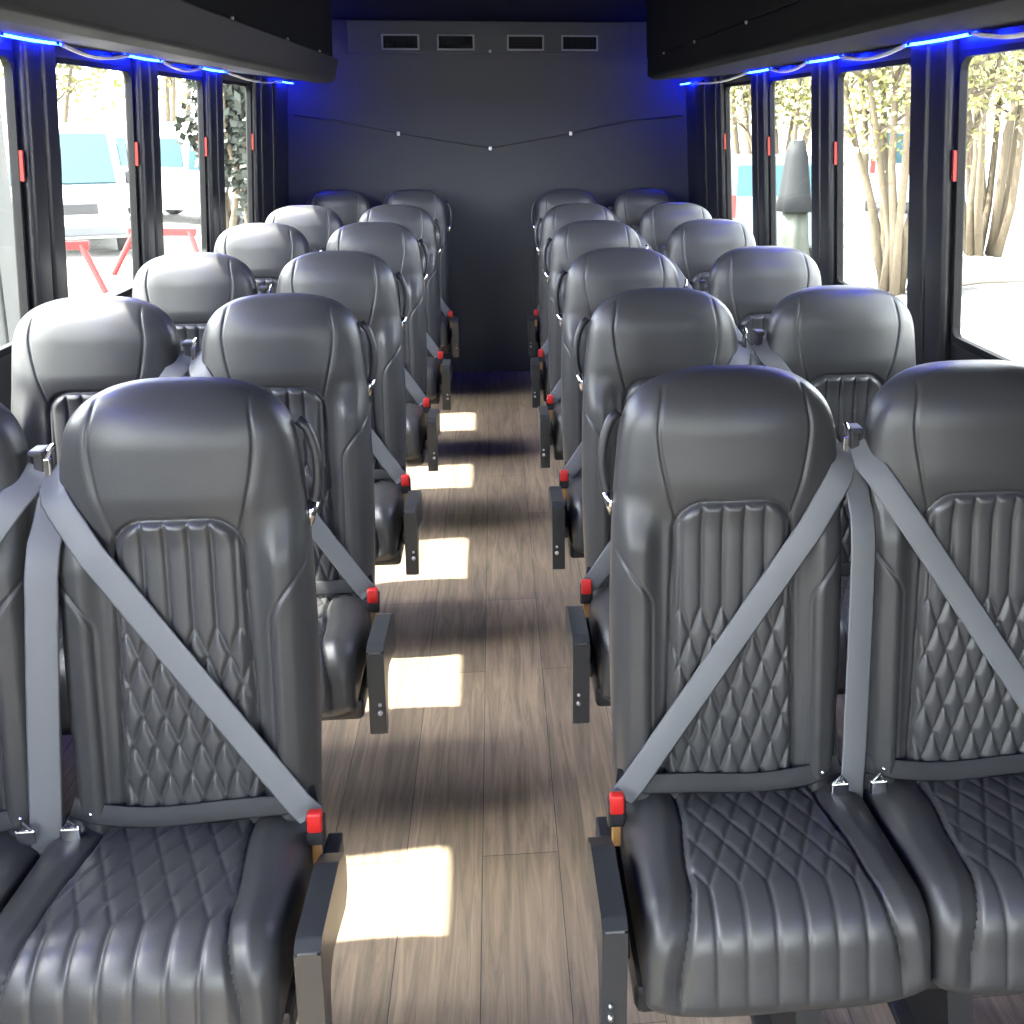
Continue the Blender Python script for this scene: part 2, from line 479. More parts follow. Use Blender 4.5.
def make_seat(kind, m):
    """kind 'aisle' or 'window'; m = +1 when the partner seat is on +x"""
    root = empty('bus_seat')
    aisle = kind == 'aisle'
    # inner = side of the belt guide
    inn, out = (m, -m) if aisle else (-m, m)
    b = link('backrest', ME_BACK, M['leather'], root)
    link('quilted_back_panel', ME_PANEL, M['quilt'], root)
    for ob in (link('seat_cushion', ME_CUSH, M['leather'], root), link('quilted_seat_panel', ME_CQ, M['quilt'], root)):
        ob.location.x = 0.024 * m
    # base frame and pedestal
    bm = bmesh.new(); box(bm, -0.205, 0.205, -0.40, -0.01, 0.285, 0.338, 0.012)
    obj_bm('seat_frame', bm, M['frame_black'], root)
    bm = bmesh.new()
    px = 0.10 * inn if aisle else 0.08 * inn
    extrude_poly(bm, round_poly([(-0.34, 0.012), (-0.10, 0.012), (-0.15, 0.29), (-0.27, 0.29)], [0.02, 0.02, 0, 0], 4),
                 lambda p, t: (px + t, p[0], p[1]), -0.022, 0.022)
    box(bm, px - 0.055, px + 0.055, -0.37, -0.07, 0.0, 0.014, 0.004)
    obj_bm('pedestal_leg', bm, M['frame_black'], root)
    # belts
    gx = 0.212 * inn
    gy = float(yc(1.04)) - 0.010
    path = [(0.213 * inn, gy + 0.012, 1.055), (0.206 * inn, gy - 0.012, 1.043)] + hull_path(0.190 * inn, 1.022, -0.194 * inn, 0.462, 0.048)
    strap = link('shoulder_belt', ribbon(path, 0.047, NRM), M['webbing'], root)
    p2 = []
    n = 24
    for i in range(n):
        t = i / (n - 1)
        x = (0.20 - 0.40 * t) * inn
        p2.append((x, min(float(y_front(q, 0.50)) for q in np.linspace(-.17, .17, 9)) - 0.006 + 0.022 * abs(2 * t - 1) ** 6, 0.487 - 0.008 * math.sin(t * PI) + 0.003 * math.cos(9 * t)))
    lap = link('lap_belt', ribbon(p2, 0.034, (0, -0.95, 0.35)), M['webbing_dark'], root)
    for xx in (0.165 * inn, -0.165 * inn):
        bm = bmesh.new()
        yy = min(float(y_front(q, 0.50)) for q in np.linspace(-.17, .17, 9)) - 0.002
        bmesh.ops.create_uvsphere(bm, u_segments=8, v_segments=5, radius=0.0045, matrix=Matrix.Translation((xx, yy, 0.486)))
        obj_bm('rivet', bm, M['chrome'], lap, True)
    # buckle on the outer side
    bx = -0.205 * inn
    by = float(y_front(0.15, 0.48)) - 0.022
    bm = bmesh.new(); box(bm, bx - 0.016, bx + 0.016, by - 0.010, by + 0.012, 0.425, 0.478, 0.005)
    bk = obj_bm('buckle', bm, M['plastic'], root)
    bm = bmesh.new(); box(bm, bx - 0.0125, bx + 0.0125, by - 0.0135, by + 0.004, 0.452, 0.489, 0.004)
    tag(obj_bm('buckle_button', bm, M['red'], bk, True), 'red release button of the belt buckle')
    bm = bmesh.new(); box(bm, bx - 0.008, bx + 0.008, by - 0.006, by + 0.004, 0.385, 0.428, 0.003)
    tag(obj_bm('buckle_stalk', bm, M['amber'], bk), 'amber stalk of the belt buckle')
    # metal tongue at the inner base
    bm = bmesh.new()
    tx = 0.186 * inn
    box(bm, tx - 0.016, tx + 0.016, by - 0.012, by - 0.004, 0.462, 0.488, 0.003)
    tube(bm, [(tx - 0.01, by - 0.01, 0.488), (tx, by - 0.012, 0.502), (tx + 0.01, by - 0.01, 0.488)], 0.003, 6)
    obj_bm('belt_tongue', bm, M['chrome'], root)
    # belt guide at the shoulder
    bm = bmesh.new()
    if aisle:
        box(bm, gx - 0.007, gx + 0.004, gy - 0.004, gy + 0.006, 0.955, 1.075, 0.002)
        tube(bm, [(gx - 0.004, gy, 1.07), (gx + 0.002, gy + 0.004, 1.085), (gx + 0.003, gy + 0.02, 1.09)], 0.005, 6)
        tag(obj_bm('belt_guide', bm, M['chrome'], root), 'chrome belt guide plate')
    else:
        box(bm, gx - 0.008, gx + 0.008, gy + 0.004, gy + 0.030, 1.02, 1.082, 0.003)
        box(bm, gx - 0.012, gx + 0.012, gy - 0.004, gy + 0.034, 1.078, 1.088, 0.003)
        obj_bm('belt_guide', bm, M['plastic'], root)
    # second webbing hanging from the guide down the gap
    if (aisle and m < 0) or (not aisle and m > 0):
        pts = []
        for i in range(26):
            t = i / 25
            h = 1.03 - t * 0.64
            x = inn * ((0.198 if aisle else 0.218) + (0.040 if aisle else 0.008) * t)
            y = float(y_front(0.16, max(h, .5))) - 0.006 - 0.004 * math.sin(t * 3)
            if t < .12: y = y * (t / .12) + (gy - 0.012) * (1 - t / .12)
            pts.append((x, y, h))
        link('retractor_belt', ribbon(pts, 0.050, (-0.25 * inn, -1, 0.1)), M['webbing'], root)
    if aisle:
        sx = -m
        # end panel / folded armrest by the aisle
        bm = bmesh.new()
        prof = [(-0.433, 0.268), (-0.398, 0.268), (-0.375, 0.395), (-0.20, 0.355), (-0.19, 0.44), (-0.26, 0.475), (-0.420, 0.484), (-0.438, 0.472)]
        prof = round_poly(prof, [0.006, 0.006, 0.03, 0.02, 0.02, 0.03, 0.012, 0.006], 5)
        a0, a1 = sorted((sx * 0.2225, sx * 0.260))
        extrude_poly(bm, prof, lambda p, t: (t, p[0], p[1]), a0, a1)
        es = [e for e in bm.edges if abs(e.verts[0].co.x - e.verts[1].co.x) < 1e-6]
        bmesh.ops.bevel(bm, geom=es, offset=0.005, segments=2, affect='EDGES')
        ar = obj_bm('side_armrest', bm, M['arm'], root)
        cx = (a0 + a1) / 2
        for zz, rr in ((0.325, 0.006), (0.345, 0.004)):
            bm = bmesh.new()
            bmesh.ops.create_uvsphere(bm, u_segments=10, v_segments=6, radius=rr, matrix=Matrix.Translation((cx + 0.006 * sx, -0.437, zz)))
            tag(obj_bm('screw', bm, M['steel'], ar, True), 'bright screw on the armrest front')
        bm = bmesh.new()
        box(bm, min(sx * 0.205, sx * 0.232), max(sx * 0.205, sx * 0.232), -0.34, -0.05, 0.33, 0.37, 0.004)
        obj_bm('armrest_bracket', bm, M['frame_black'], ar)
        # grab handle by the shoulder
        bm = bmesh.new()
        x0 = sx * 0.188
        pts = []
        for i in range(15):
            t = i / 14
            h = 1.125 - 0.175 * t
            bulge = math.sin(PI * t) ** 0.55
            pts.append((x0 + sx * 0.030 * bulge, float(yc(h)) + 0.002, h))
        tube(bm, pts, 0.0085, 10)
        hd = obj_bm('grab_handle', bm, M['plastic'], root, True)
        bm = bmesh.new()
        tube(bm, [(sx * 0.209, float(yc(0.975)) + 0.000, 0.985), (sx * 0.197, float(yc(0.95)) + 0.000, 0.945)], 0.010, 10)
        tag(obj_bm('handle_ferrule', bm, M['chrome'], hd, True), 'chrome end of the grab handle')
    return root

def dup(root):
    r = root.copy(); COL.objects.link(r)
    for ch in list(root.children):
        c = ch.copy(); COL.objects.link(c); c.parent = r
        for g in list(ch.children):
            d = g.copy(); COL.objects.link(d); d.parent = c
    return r

ROWS = [1.69, 2.52, 3.34, 4.27, 5.13, 6.22]
XA_R = [0.394, 0.415, 0.415, 0.42, 0.42, 0.44]
XB_R = [0.836, 0.878, 0.895, 0.91, 0.91, 0.91]
XA_L = [-0.524, -0.522, -0.51, -0.50, -0.485, -0.48]
XB_L = [-0.966, -0.961, -0.956, -0.946, -0.931, -0.926]
rowname = ['nearest row', 'second row back', 'third row back', 'fourth row back', 'last row but one', 'last row by the rear wall']
seat_protos = {}
def place_seat(kind, m, x, y, label):
    key = (kind, m)
    if key not in seat_protos:
        seat_protos[key] = make_seat(kind, m); o = seat_protos[key]
    else:
        o = dup(seat_protos[key])
    o.location = (x, y, 0)
    tag(o, label, 'seat', 'quilted black leather bus seats')
    return o
for i in range(6):
    place_seat('aisle', 1, XA_R[i], ROWS[i], 'black leather seat beside the aisle on its right, ' + rowname[i])
    place_seat('window', 1, XB_R[i], ROWS[i], 'black leather seat under the right-hand windows, ' + rowname[i])
    place_seat('aisle', -1, XA_L[i], ROWS[i], 'black leather seat beside the aisle on its left, ' + rowname[i])
    place_seat('window', -1, XB_L[i], ROWS[i], 'black leather seat by the left wall, ' + rowname[i])

# ------------------------------------------------------------------ bus shell
Y_BACK, Y_FRONT = 6.50, -3.2
CEIL = 2.19
XR, XL = 1.245, -1.275
def wx(side, z):
    """inner face of a side wall; upper part leans inward"""
    b = XR if side > 0 else -XL
    return side * (b - max(0.0, z - 0.9) * 0.05)

bm = bmesh.new(); box(bm, XL - 0.1, XR + 0.1, Y_FRONT, Y_BACK + 0.08, -0.08, 0.0)
tag(obj_bm('floor', bm, M['floor']), kind='structure')
bm = bmesh.new(); box(bm, XL - 0.1, XR + 0.1, Y_FRONT, Y_BACK + 0.08, CEIL, CEIL + 0.08)
tag(obj_bm('ceiling', bm, M['ceiling']), kind='structure')
bm = bmesh.new(); box(bm, XL - 0.1, XR + 0.1, Y_BACK, Y_BACK + 0.08, 0.0, CEIL)
tag(obj_bm('wall_back', bm, M['vinyl']), kind='structure')

def wblock(bm, side, y0, y1, z0, z1, t0=0.0, t1=0.020):
    """block in the leaning wall: t0 / t1 = outward offsets of its two faces"""
    v = []
    for y in (y0, y1):
        for z in (z0, z1):
            for t in (t0, t1):
                v.append(bm.verts.new((wx(side, z) + side * t, y, z)))
    for f in ((0, 1, 3, 2), (4, 6, 7, 5), (0, 4, 5, 1), (2, 3, 7, 6), (0, 2, 6, 4), (1, 5, 7, 3)):
        bm.faces.new([v[i] for i in f])

SILL, HEAD = 1.02, 1.786
WIN_R = [(4.75, 5.36), (3.84, 4.49), (2.91, 3.59), (2.05, 2.63), (-0.95, -0.25), (-1.85, -1.15), (-2.75, -2.05)]
WIN_L = [(4.88, 5.50), (3.97, 4.62), (3.08, 3.74), (2.19, 2.85), (1.62, 1.98), (0.40, 1.02), (-0.50, 0.18), (-1.14, -0.46), (-2.06, -1.38)]
wn = 0
for side, wins, nm in ((1, WIN_R, 'wall_right'), (-1, WIN_L, 'wall_left')):
    bm = bmesh.new()
    wblock(bm, side, Y_FRONT, Y_BACK, 0.0, 0.9)
    wblock(bm, side, Y_FRONT, Y_BACK, 0.9, SILL)
    wblock(bm, side, Y_FRONT, Y_BACK, HEAD, CEIL)
    edges = sorted(wins)
    y = Y_FRONT
    for a, b in edges:
        wblock(bm, side, y, a, SILL, HEAD); y = b
    wblock(bm, side, y, Y_BACK, SILL, HEAD)
    tag(obj_bm(nm, bm, M['pillar']), kind='structure')
    # windows: frame with rounded corners, pane, red release latches
    for a, b in wins:
        wn += 1
        w = empty('window_%d' % wn, (0, 0, 0)); tag(w, kind='structure')
        outer = round_poly([(a, SILL), (b, SILL), (b, HEAD), (a, HEAD)], 0.004, 10)
        inner = round_poly([(a + 0.012, SILL + 0.02), (b - 0.012, SILL + 0.02), (b - 0.012, HEAD - 0.016), (a + 0.012, HEAD - 0.016)], [0.022, 0.022, 0.045, 0.045], 10)
        bm = bmesh.new()
        def ring(poly, t): return [bm.verts.new((wx(side, p[1]) + side * t, p[0], p[1])) for p in poly]
        o0, i0, o1, i1 = ring(outer, -0.008), ring(inner, -0.008), ring(outer, 0.012), ring(inner, 0.012)
        n = len(outer)
        for k in range(n):
            j = (k + 1) % n
            bm.faces.new((o0[k], o0[j], i0[j], i0[k])); bm.faces.new((i0[k], i0[j], i1[j], i1[k]))
            bm.faces.new((i1[k], i1[j], o1[j], o1[k])); bm.faces.new((o1[k], o1[j], o0[j], o0[k]))
        obj_bm('window_frame', bm, M['rubber'], w)
        bm = bmesh.new(); wblock(bm, side, a + 0.006, b - 0.006, SILL + 0.01, HEAD - 0.008, 0.003, 0.007)
        obj_bm('window_pane', bm, M['glass'], w)
        if b > 2:
            for yy in (a - 0.004, b - 0.010):
                bm = bmesh.new(); wblock(bm, side, yy, yy + 0.010, 1.455, 1.535, -0.018, 0.0)
                bmesh.ops.recalc_face_normals(bm, faces=bm.faces)
                tag(obj_bm('release_latch', bm, M['latch'], w), 'red emergency release latch')
    # pillar covers: two rounded bars with a groove between them
    gaps = [(edges[i][1], edges[i + 1][0]) for i in range(len(edges) - 1)] + [(edges[-1][1], Y_BACK - 0.02)]
    tn = 0
    for a, b in gaps:
        if b < 1.5: continue
        wdt = b - a
        if wdt > 0.9 and side > 0: wdt = 0.9
        if b > 6:                       # rear corner post
            segs = [(a + 0.015, a + 0.13), (a + 0.15, a + 0.42), (a + 0.44, b - 0.42)]
        elif wdt > 0.6:                 # wide solid bay on the left wall
            segs = [(b - 0.10, b - 0.012), (b - 0.21, b - 0.11), (a + 0.015, a + 0.13)]
        else:
            mid = (a + b) / 2
            segs = [(a + 0.015, mid - 0.004), (mid + 0.004, b - 0.015)]
        bm = bmesh.new()
        for y0, y1 in segs:
            r = min(0.03, (y1 - y0) * .4)
            prof = round_poly([(y0, 0.0), (y1, 0.0), (y1, 0.030), (y0, 0.030)], [0, 0, r * .9, r * .9], 6)
            zs = (0.55, 0.9, 1.25, 1.822)
            rings = [[bm.verts.new((wx(side, z) - side * p[1], p[0], z)) for p in prof] for z in zs]
            for r0, r1 in zip(rings[:-1], rings[1:]):
                for k in range(len(prof)):
                    j = (k + 1) % len(prof)
                    bm.faces.new((r0[k], r0[j], r1[j], r1[k]))
            bm.faces.new(rings[0]); bm.faces.new(rings[-1][::-1])
        tn += 1
        o = obj_bm('trim_%s_pillar_%d' % ('right' if side > 0 else 'left', tn), bm, M['pillar'], None, True)
        tag(o, kind='structure')
        me = o.data
        if hasattr(me, 'set_sharp_from_angle'): me.set_sharp_from_angle(angle=math.radians(50))

# front end behind the camera: cab bulkhead with a wide windshield
bm = bmesh.new()
box(bm, XL - 0.1, XR + 0.1, Y_FRONT - 0.08, Y_FRONT, 0.0, 0.55)
box(bm, XL - 0.1, XR + 0.1, Y_FRONT - 0.08, Y_FRONT, 2.0, CEIL)
box(bm, XL - 0.1, XL + 0.08, Y_FRONT - 0.08, Y_FRONT, 0.55, 2.0)
box(bm, XR - 0.08, XR + 0.1, Y_FRONT - 0.08, Y_FRONT, 0.55, 2.0)
tag(obj_bm('wall_front', bm, M['pillar']), kind='structure')
wn += 1
w = empty('window_%d' % wn); tag(w, kind='structure')
bm = bmesh.new(); box(bm, XL + 0.08, XR - 0.08, Y_FRONT - 0.045, Y_FRONT - 0.04, 0.55, 2.0)
obj_bm('window_pane', bm, M['glass'], w)

# overhead luggage racks: tray underside, lip towards the aisle, end cap
Y_RACK = 5.10
for side, nm in ((1, 'right'), (-1, 'left')):
    wxh = abs(wx(side, 1.77))
    if side < 0:    # lip leaning out over the aisle
        prof = [(wxh - 0.002, 1.824), (wxh - 0.05, 1.822), (0.80, 1.775), (0.745, 1.785), (0.722, 1.888), (0.745, 1.895), (wxh - 0.002, 1.90)]
        rr = [0, 0.01, 0.03, 0.02, 0.006, 0.006, 0]
    else:           # shallow lip, mostly under-tray
        prof = [(wxh - 0.002, 1.824), (wxh - 0.05, 1.822), (0.79, 1.795), (0.752, 1.81), (0.752, 1.895), (wxh - 0.002, 1.90)]
        rr = [0, 0.01, 0.02, 0.02, 0.003, 0]
    prof = round_poly(prof, rr, 4)
    bm = bmesh.new()
    extrude_poly(bm, prof, lambda p, t: (side * p[0], t, p[1]), Y_FRONT + 0.02, Y_RACK)
    r = obj_bm('luggage_rack', bm, M['rack'] if side < 0 else M['ceiling'])  # left rack coloured as lit, right rack as shaded, by a darker material
    tag(r, ['black overhead luggage rack along the right windows', 'black overhead luggage rack with a lit grey lip along the left windows'][side < 0], 'luggage rack', 'overhead luggage racks')
    bm = bmesh.new()
    extrude_poly(bm, [(0.748, 1.897), (0.742, CEIL - 0.004), (wxh - 0.03, CEIL - 0.004), (wxh - 0.01, 1.897)], lambda p, t: (side * p[0], t, p[1]), Y_FRONT + 0.02, Y_RACK)
    obj_bm('rack_door', bm, M['ceiling'], r)
    for yy in (1.2, 2.15, 3.1, 3.9, 4.6):
        bm = bmesh.new()
        bmesh.ops.create_uvsphere(bm, u_segments=8, v_segments=5, radius=0.006, matrix=Matrix.Translation((side * (0.728 if side < 0 else 0.75), yy, 1.893)))
        tag(obj_bm('rivet', bm, M['steel'], r, True), 'steel rivet on the rack lip')

# blue light strips tucked under the racks, sagging pale cable between
for side, wins, nm in ((1, WIN_R, 'right'), (-1, WIN_L, 'left')):
    root = empty('light_strip', (wx(side, 1.75), 3.0, 1.75))
    tag(root, 'blue LED light strip with pale cable above the %s windows' % nm, 'light strip', 'blue light strips')
    root.location = (0, 0, 0)
    xx = wx(side, 1.815) - side * 0.034
    ends = sorted(wins)
    for i, (a, b) in enumerate(ends):
        if b < -2: continue
        nxt = ends[i + 1][0] if i + 1 < len(ends) else Y_BACK - 0.05
        if nxt - b > 0.6 and i + 1 < len(ends): nxt = b + 0.3
        # lit tape: far half of the window head and the pillar behind it
        y0, y1 = b - 0.16, min(nxt - 0.02, Y_BACK - 0.03)
        if i + 1 == len(ends): y0, y1 = Y_BACK - 0.42, Y_BACK - 0.03
        bm = bmesh.new()
        n = 12
        tube(bm, [(xx - side * 0.006, y0 + (y1 - y0) * k / n, 1.817 - 0.002 * math.sin(PI * k / n)) for k in range(n + 1)], 0.0042, 6)
        tag(obj_bm('led_tape', bm, M['led'], root, True), 'glowing blue LED tape')
        for yc_ in (y0 + 0.02, y1 - 0.02):
            bm = bmesh.new()
            bx0, bx1 = sorted((xx - side * 0.012, wx(side, 1.815) + side * 0.001))
            box(bm, bx0, bx1, yc_ - 0.008, yc_ + 0.008, 1.8135, 1.822)
            obj_bm('clip', bm, M['plastic'], root)
        ya = a - 0.02
        bm = bmesh.new()
        tube(bm, [(xx - side * 0.012, ya + (y0 - ya) * k / n, 1.815 - 0.020 * math.sin(PI * k / n)) for k in range(n + 1)], 0.006, 6)
        tag(obj_bm('cable', bm, M['white_cable'], root, True), 'pale sagging cable')

# rear air conditioning panel with four vents
ac = empty('air_conditioner', (-0.01, Y_BACK, 2.06))
tag(ac, 'black air conditioning panel with four framed vents high on the rear wall', 'air conditioner')
bm = bmesh.new()
box(bm, -0.85, 0.85, -0.030, -0.0005, -0.065, 0.125, 0.008)
obj_bm('housing', bm, M['vinyl'], ac)
for cx in (-0.535, -0.205, 0.215, 0.545):
    bm = bmesh.new()
    w2, h2 = 0.112, 0.046
    box(bm, cx - w2, cx + w2, -0.044, -0.0305, h2 - 0.010, h2, 0.002)
    box(bm, cx - w2, cx + w2, -0.044, -0.0305, -h2, -h2 + 0.010, 0.002)
    box(bm, cx - w2, cx - w2 + 0.010, -0.044, -0.0305, -h2 + 0.010, h2 - 0.010)
    box(bm, cx + w2 - 0.010, cx + w2, -0.044, -0.0305, -h2 + 0.010, h2 - 0.010)
    v = tag(obj_bm('vent_frame', bm, M['vent'], ac), 'grey vent frame')
    bm = bmesh.new()
    box(bm, cx - w2 + 0.010, cx + w2 - 0.010, -0.033, -0.0305, -h2 + 0.010, h2 - 0.010)
    for k in range(6):
        xx = cx - w2 + 0.03 + k * (2 * w2 - 0.06) / 5
        box(bm, xx - 0.002, xx + 0.002, -0.041, -0.033, -h2 + 0.010, h2 - 0.010)
    for k in range(4):
        zz = -h2 + 0.02 + k * (2 * h2 - 0.04) / 3
        box(bm, cx - w2 + 0.010, cx + w2 - 0.010, -0.039, -0.034, zz - 0.002, zz + 0.002)
    obj_bm('louvre', bm, M['rubber'], v)
bm = bmesh.new()
bmesh.ops.create_uvsphere(bm, u_segments=10, v_segments=6, radius=0.010, matrix=Matrix.Translation((0.0, -0.031, -0.05)))
obj_bm('knob', bm, M['steel'], ac, True)

# cord sagging across the rear wall, held by small clips
cr = empty('cord', (0, Y_BACK, 0)); tag(cr, 'thin dark cord sagging across the rear wall with steel clips', 'cord')
pts = [(-1.20, 1.63), (-0.95, 1.60), (-0.58, 1.52), (-0.02, 1.43), (0.48, 1.52), (0.85, 1.60), (1.18, 1.63)]
bm = bmesh.new(); tube(bm, [(x, -0.006, z) for x, z in pts], 0.004, 6)
obj_bm('cord_run', bm, M['plastic'], cr, True)
for x, z in (pts[2], pts[3], pts[4]):
    bm = bmesh.new(); box(bm, x - 0.010, x + 0.010, -0.014, -0.0005, z - 0.013, z + 0.013, 0.004)
    obj_bm('clip', bm, M['steel'], cr)

# ------------------------------------------------------------------ outside
GZ = -0.80
bm = bmesh.new(); box(bm, -90, 90, -60, 120, GZ - 0.3, GZ)
tag(obj_bm('ground', bm, M['ground']), kind='structure')

def wheel(name, parent, x, y, r=0.36, wd=0.24):
    bm = bmesh.new()
    prof = round_poly([(r * .55, -wd / 2), (r, -wd / 2), (r, wd / 2), (r * .55, wd / 2)], [0, .05, .05, 0], 4)
    n = 24
    rings = [[bm.verts.new((x + p[1], y + p[0] * math.cos(2 * PI * k / n), GZ + r + p[0] * math.sin(2 * PI * k / n))) for p in prof] for k in range(n)]
    for k in range(n):
        a, b = rings[k], rings[(k + 1) % n]
        for i in range(len(prof)):
            j = (i + 1) % len(prof)
            bm.faces.new((a[i], a[j], b[j], b[i]))
    o = obj_bm(name, bm, M['tire'], parent, True)
    bm = bmesh.new()
    bmesh.ops.create_cone(bm, segments=20, radius1=r * .56, radius2=r * .56, depth=wd * .8, cap_ends=True,
                          matrix=Matrix.Translation((x, y, GZ + r)) @ Matrix.Rotation(PI / 2, 4, 'Y'))
    obj_bm('hubcap', bm, M['steel'], o)

def vehicle(name, label, cat, loc, rz, L, W, body, prof, glass_top, hood, paint, front=True):
    """side profile extruded across the width; nose towards -y; z above the ground"""
    root = empty(name, (loc[0], loc[1], 0), rz)
    tag(root, label, cat)
    bm = bmesh.new()
    belt = body['belt']
    n = len(prof)
    def hw(z): return W / 2 * (1 - 0.10 * max(0, (z - belt)) / max(.1, body['top'] - belt))
    P = round_poly(prof, 0.07, 5)
    cols = (-1, -0.94, 0.94, 1)
    rings = []
    cen = (sum(p[0] for p in P) / len(P), sum(p[1] for p in P) / len(P))
    for c in cols:
        k = 0.965 if abs(c) == 1 else 1.0
        rings.append([bm.verts.new((c * hw(p[1]), cen[0] + (p[0] - cen[0]) * k, GZ + cen[1] + (p[1] - cen[1]) * k)) for p in P])
    for a, b in zip(rings[:-1], rings[1:]):
        for i in range(len(P)):
            j = (i + 1) % len(P)
            bm.faces.new((a[i], a[j], b[j], b[i]))
    bm.faces.new(rings[0]); bm.faces.new(rings[-1][::-1])
    obj_bm('body', bm, paint, root)
    # windshield, slightly proud of the body
    (y0, z0), (y1, z1) = body['shield']
    def quad(nm, pts, m, th=(0, 0, 0)):
        b2 = bmesh.new()
        vs = [b2.verts.new(p) for p in pts]
        b2.faces.new(vs)
        r = bmesh.ops.extrude_face_region(b2, geom=b2.faces[:])
        bmesh.ops.translate(b2, vec=th, verts=[v for v in r['geom'] if isinstance(v, bmesh.types.BMVert)])
        return obj_bm(nm, b2, m, root)
    quad('windshield', [(-hw(z0) * .86, y0, GZ + z0), (hw(z0) * .86, y0, GZ + z0), (hw(z1) * .84, y1, GZ + z1), (-hw(z1) * .84, y1, GZ + z1)], M['auto_glass'], (0, -0.04, 0.03))
    for s in (-1, 1):
        for (ya, yb, za, zb) in body['sides']:
            quad('side_window', [(s * (hw(za) - .01), ya, GZ + za), (s * (hw(za) - .01), yb, GZ + za), (s * (hw(zb) - .01), yb - .05, GZ + zb), (s * (hw(zb) - .01), ya + .10, GZ + zb)], M['auto_glass'], (s * 0.02, 0, 0))
        for yy in body['wheels']:
            wheel('wheel', root, s * (W / 2 - 0.10), yy)
        yn = -L / 2
        b2 = bmesh.new(); box(b2, s * W * .36 - .16, s * W * .36 + .16, yn - 0.02, yn + 0.08, GZ + body['lamp'] - .09, GZ + body['lamp'] + .09, .03)
        obj_bm('headlight', b2, M['chrome'], root)
        b2 = bmesh.new(); box(b2, s * W * .44 - .07, s * W * .44 + .07, L / 2 - .06, L / 2 + .02, GZ + body['tail'] - .22, GZ + body['tail'] + .16, .02)
        tag(obj_bm('tail_light', b2, M['red'], root), 'red tail light')
        b2 = bmesh.new(); box(b2, s * (W / 2 + .02), s * (W / 2 + .2), y0 + .25, y0 + .40, GZ + belt + .02, GZ + belt + .26, .03)
        obj_bm('side_mirror', b2, M['plastic'], root)
    b2 = bmesh.new(); box(b2, -W * .27, W * .27, -L / 2 - .02, -L / 2 + .05, GZ + body['lamp'] - .10, GZ + body['lamp'] + .10, .02)
    obj_bm('grille', b2, M['plastic'], root)
    b2 = bmesh.new(); box(b2, -W * .47, W * .47, -L / 2 - .06, -L / 2 + .06, GZ + .38, GZ + .56, .03)
    obj_bm('bumper', b2, M['grey_plastic'], root)
    quad('rear_window', [(-hw(z0) * .8, body['rear'][0], GZ + z0 + .05), (hw(z0) * .8, body['rear'][0], GZ + z0 + .05), (hw(z1) * .8, body['rear'][1], GZ + z1 - .05), (-hw(z1) * .8, body['rear'][1], GZ + z1 - .05)], M['auto_glass'], (0, 0.035, 0))
    return root

van_prof = [(-2.6, .32), (-2.62, .95), (-2.05, 1.18), (-1.25, 2.15), (-.9, 2.30), (2.55, 2.30), (2.62, .9), (2.6, .32)]
van_body = dict(belt=1.2, top=2.3, shield=((-2.02, 1.25), (-1.30, 2.10)), sides=[(-1.75, -.75, 1.25, 1.95), (-.6, .9, 1.3, 1.95), (1.05, 2.35, 1.3, 1.95)], wheels=(-1.7, 1.65), lamp=.85, tail=1.25, rear=(2.60, 2.57))
suv_prof = [(-2.35, .35), (-2.38, .92), (-1.0, 1.12), (-.35, 1.75), (1.95, 1.82), (2.35, 1.15), (2.38, .35)]
suv_body = dict(belt=1.08, top=1.82, shield=((-.98, 1.14), (-.38, 1.71)), sides=[(-.75, .35, 1.12, 1.62), (.45, 1.4, 1.12, 1.62)], wheels=(-1.45, 1.45), lamp=.82, tail=1.05, rear=(2.30, 2.02))

vehicle('van', 'white van with a blue tinted windshield outside the left windows', 'van', (-8.3, 21.0), math.radians(20), 5.2, 2.0, van_body, van_prof, 0, 0, M['white_paint'])
vehicle('van', 'white van parked behind the red barrier, seen by the left rear pillar', 'van', (-7.1, 25.5), math.radians(62), 5.2, 2.0, van_body, van_prof, 0, 0, M['white_paint'])
vehicle('car', 'silver blue car with red tail lights outside the rearmost right window', 'car', (4.75, 18.5), math.radians(176), 4.7, 1.85, suv_body, suv_prof, 0, 0, M['silver_paint'])
vehicle('van', 'white van behind the trees outside the right windows', 'van', (11.2, 27.5), math.radians(160), 5.2, 2.0, van_body, van_prof, 0, 0, M['white_paint'])

# dark cloth-covered upright stand beside the silver blue car
st = empty('covered_stand', (4.1, 13.8, GZ)); tag(st, 'dark cloth covered stand in front of the silver blue car', 'stand')
bm = bmesh.new(); rnd = random.Random(3)
prof = [(.02, 2.12), (.10, 2.10), (.15, 1.9), (.21, 1.4), (.25, 1.16)]
n = 28
rings = [[bm.verts.new(((r * (1 + .10 * math.sin(5 * 2 * PI * k / n))) * math.cos(2 * PI * k / n), r * math.sin(2 * PI * k / n), z)) for k in range(n)] for r, z in prof]
for a_, b_ in zip(rings[:-1], rings[1:]):
    for k in range(n): bm.faces.new((a_[k], a_[(k + 1) % n], b_[(k + 1) % n], b_[k]))
bm.faces.new(rings[0]); bm.faces.new(rings[-1][::-1])
obj_bm('hood', bm, M['dark_paint'], st, True)
bm = bmesh.new()
prof = [(.17, 1.155), (.19, .8), (.24, .35), (.28, .0)]
rings = [[bm.verts.new(((r * (1 + .14 * math.sin(6 * 2 * PI * k / n))) * math.cos(2 * PI * k / n), r * (1 + .14 * math.sin(6 * 2 * PI * k / n)) * math.sin(2 * PI * k / n), z)) for k in range(n)] for r, z in prof]
for a_, b_ in zip(rings[:-1], rings[1:]):
    for k in range(n): bm.faces.new((a_[k], a_[(k + 1) % n], b_[(k + 1) % n], b_[k]))
bm.faces.new(rings[0]); bm.faces.new(rings[-1][::-1])
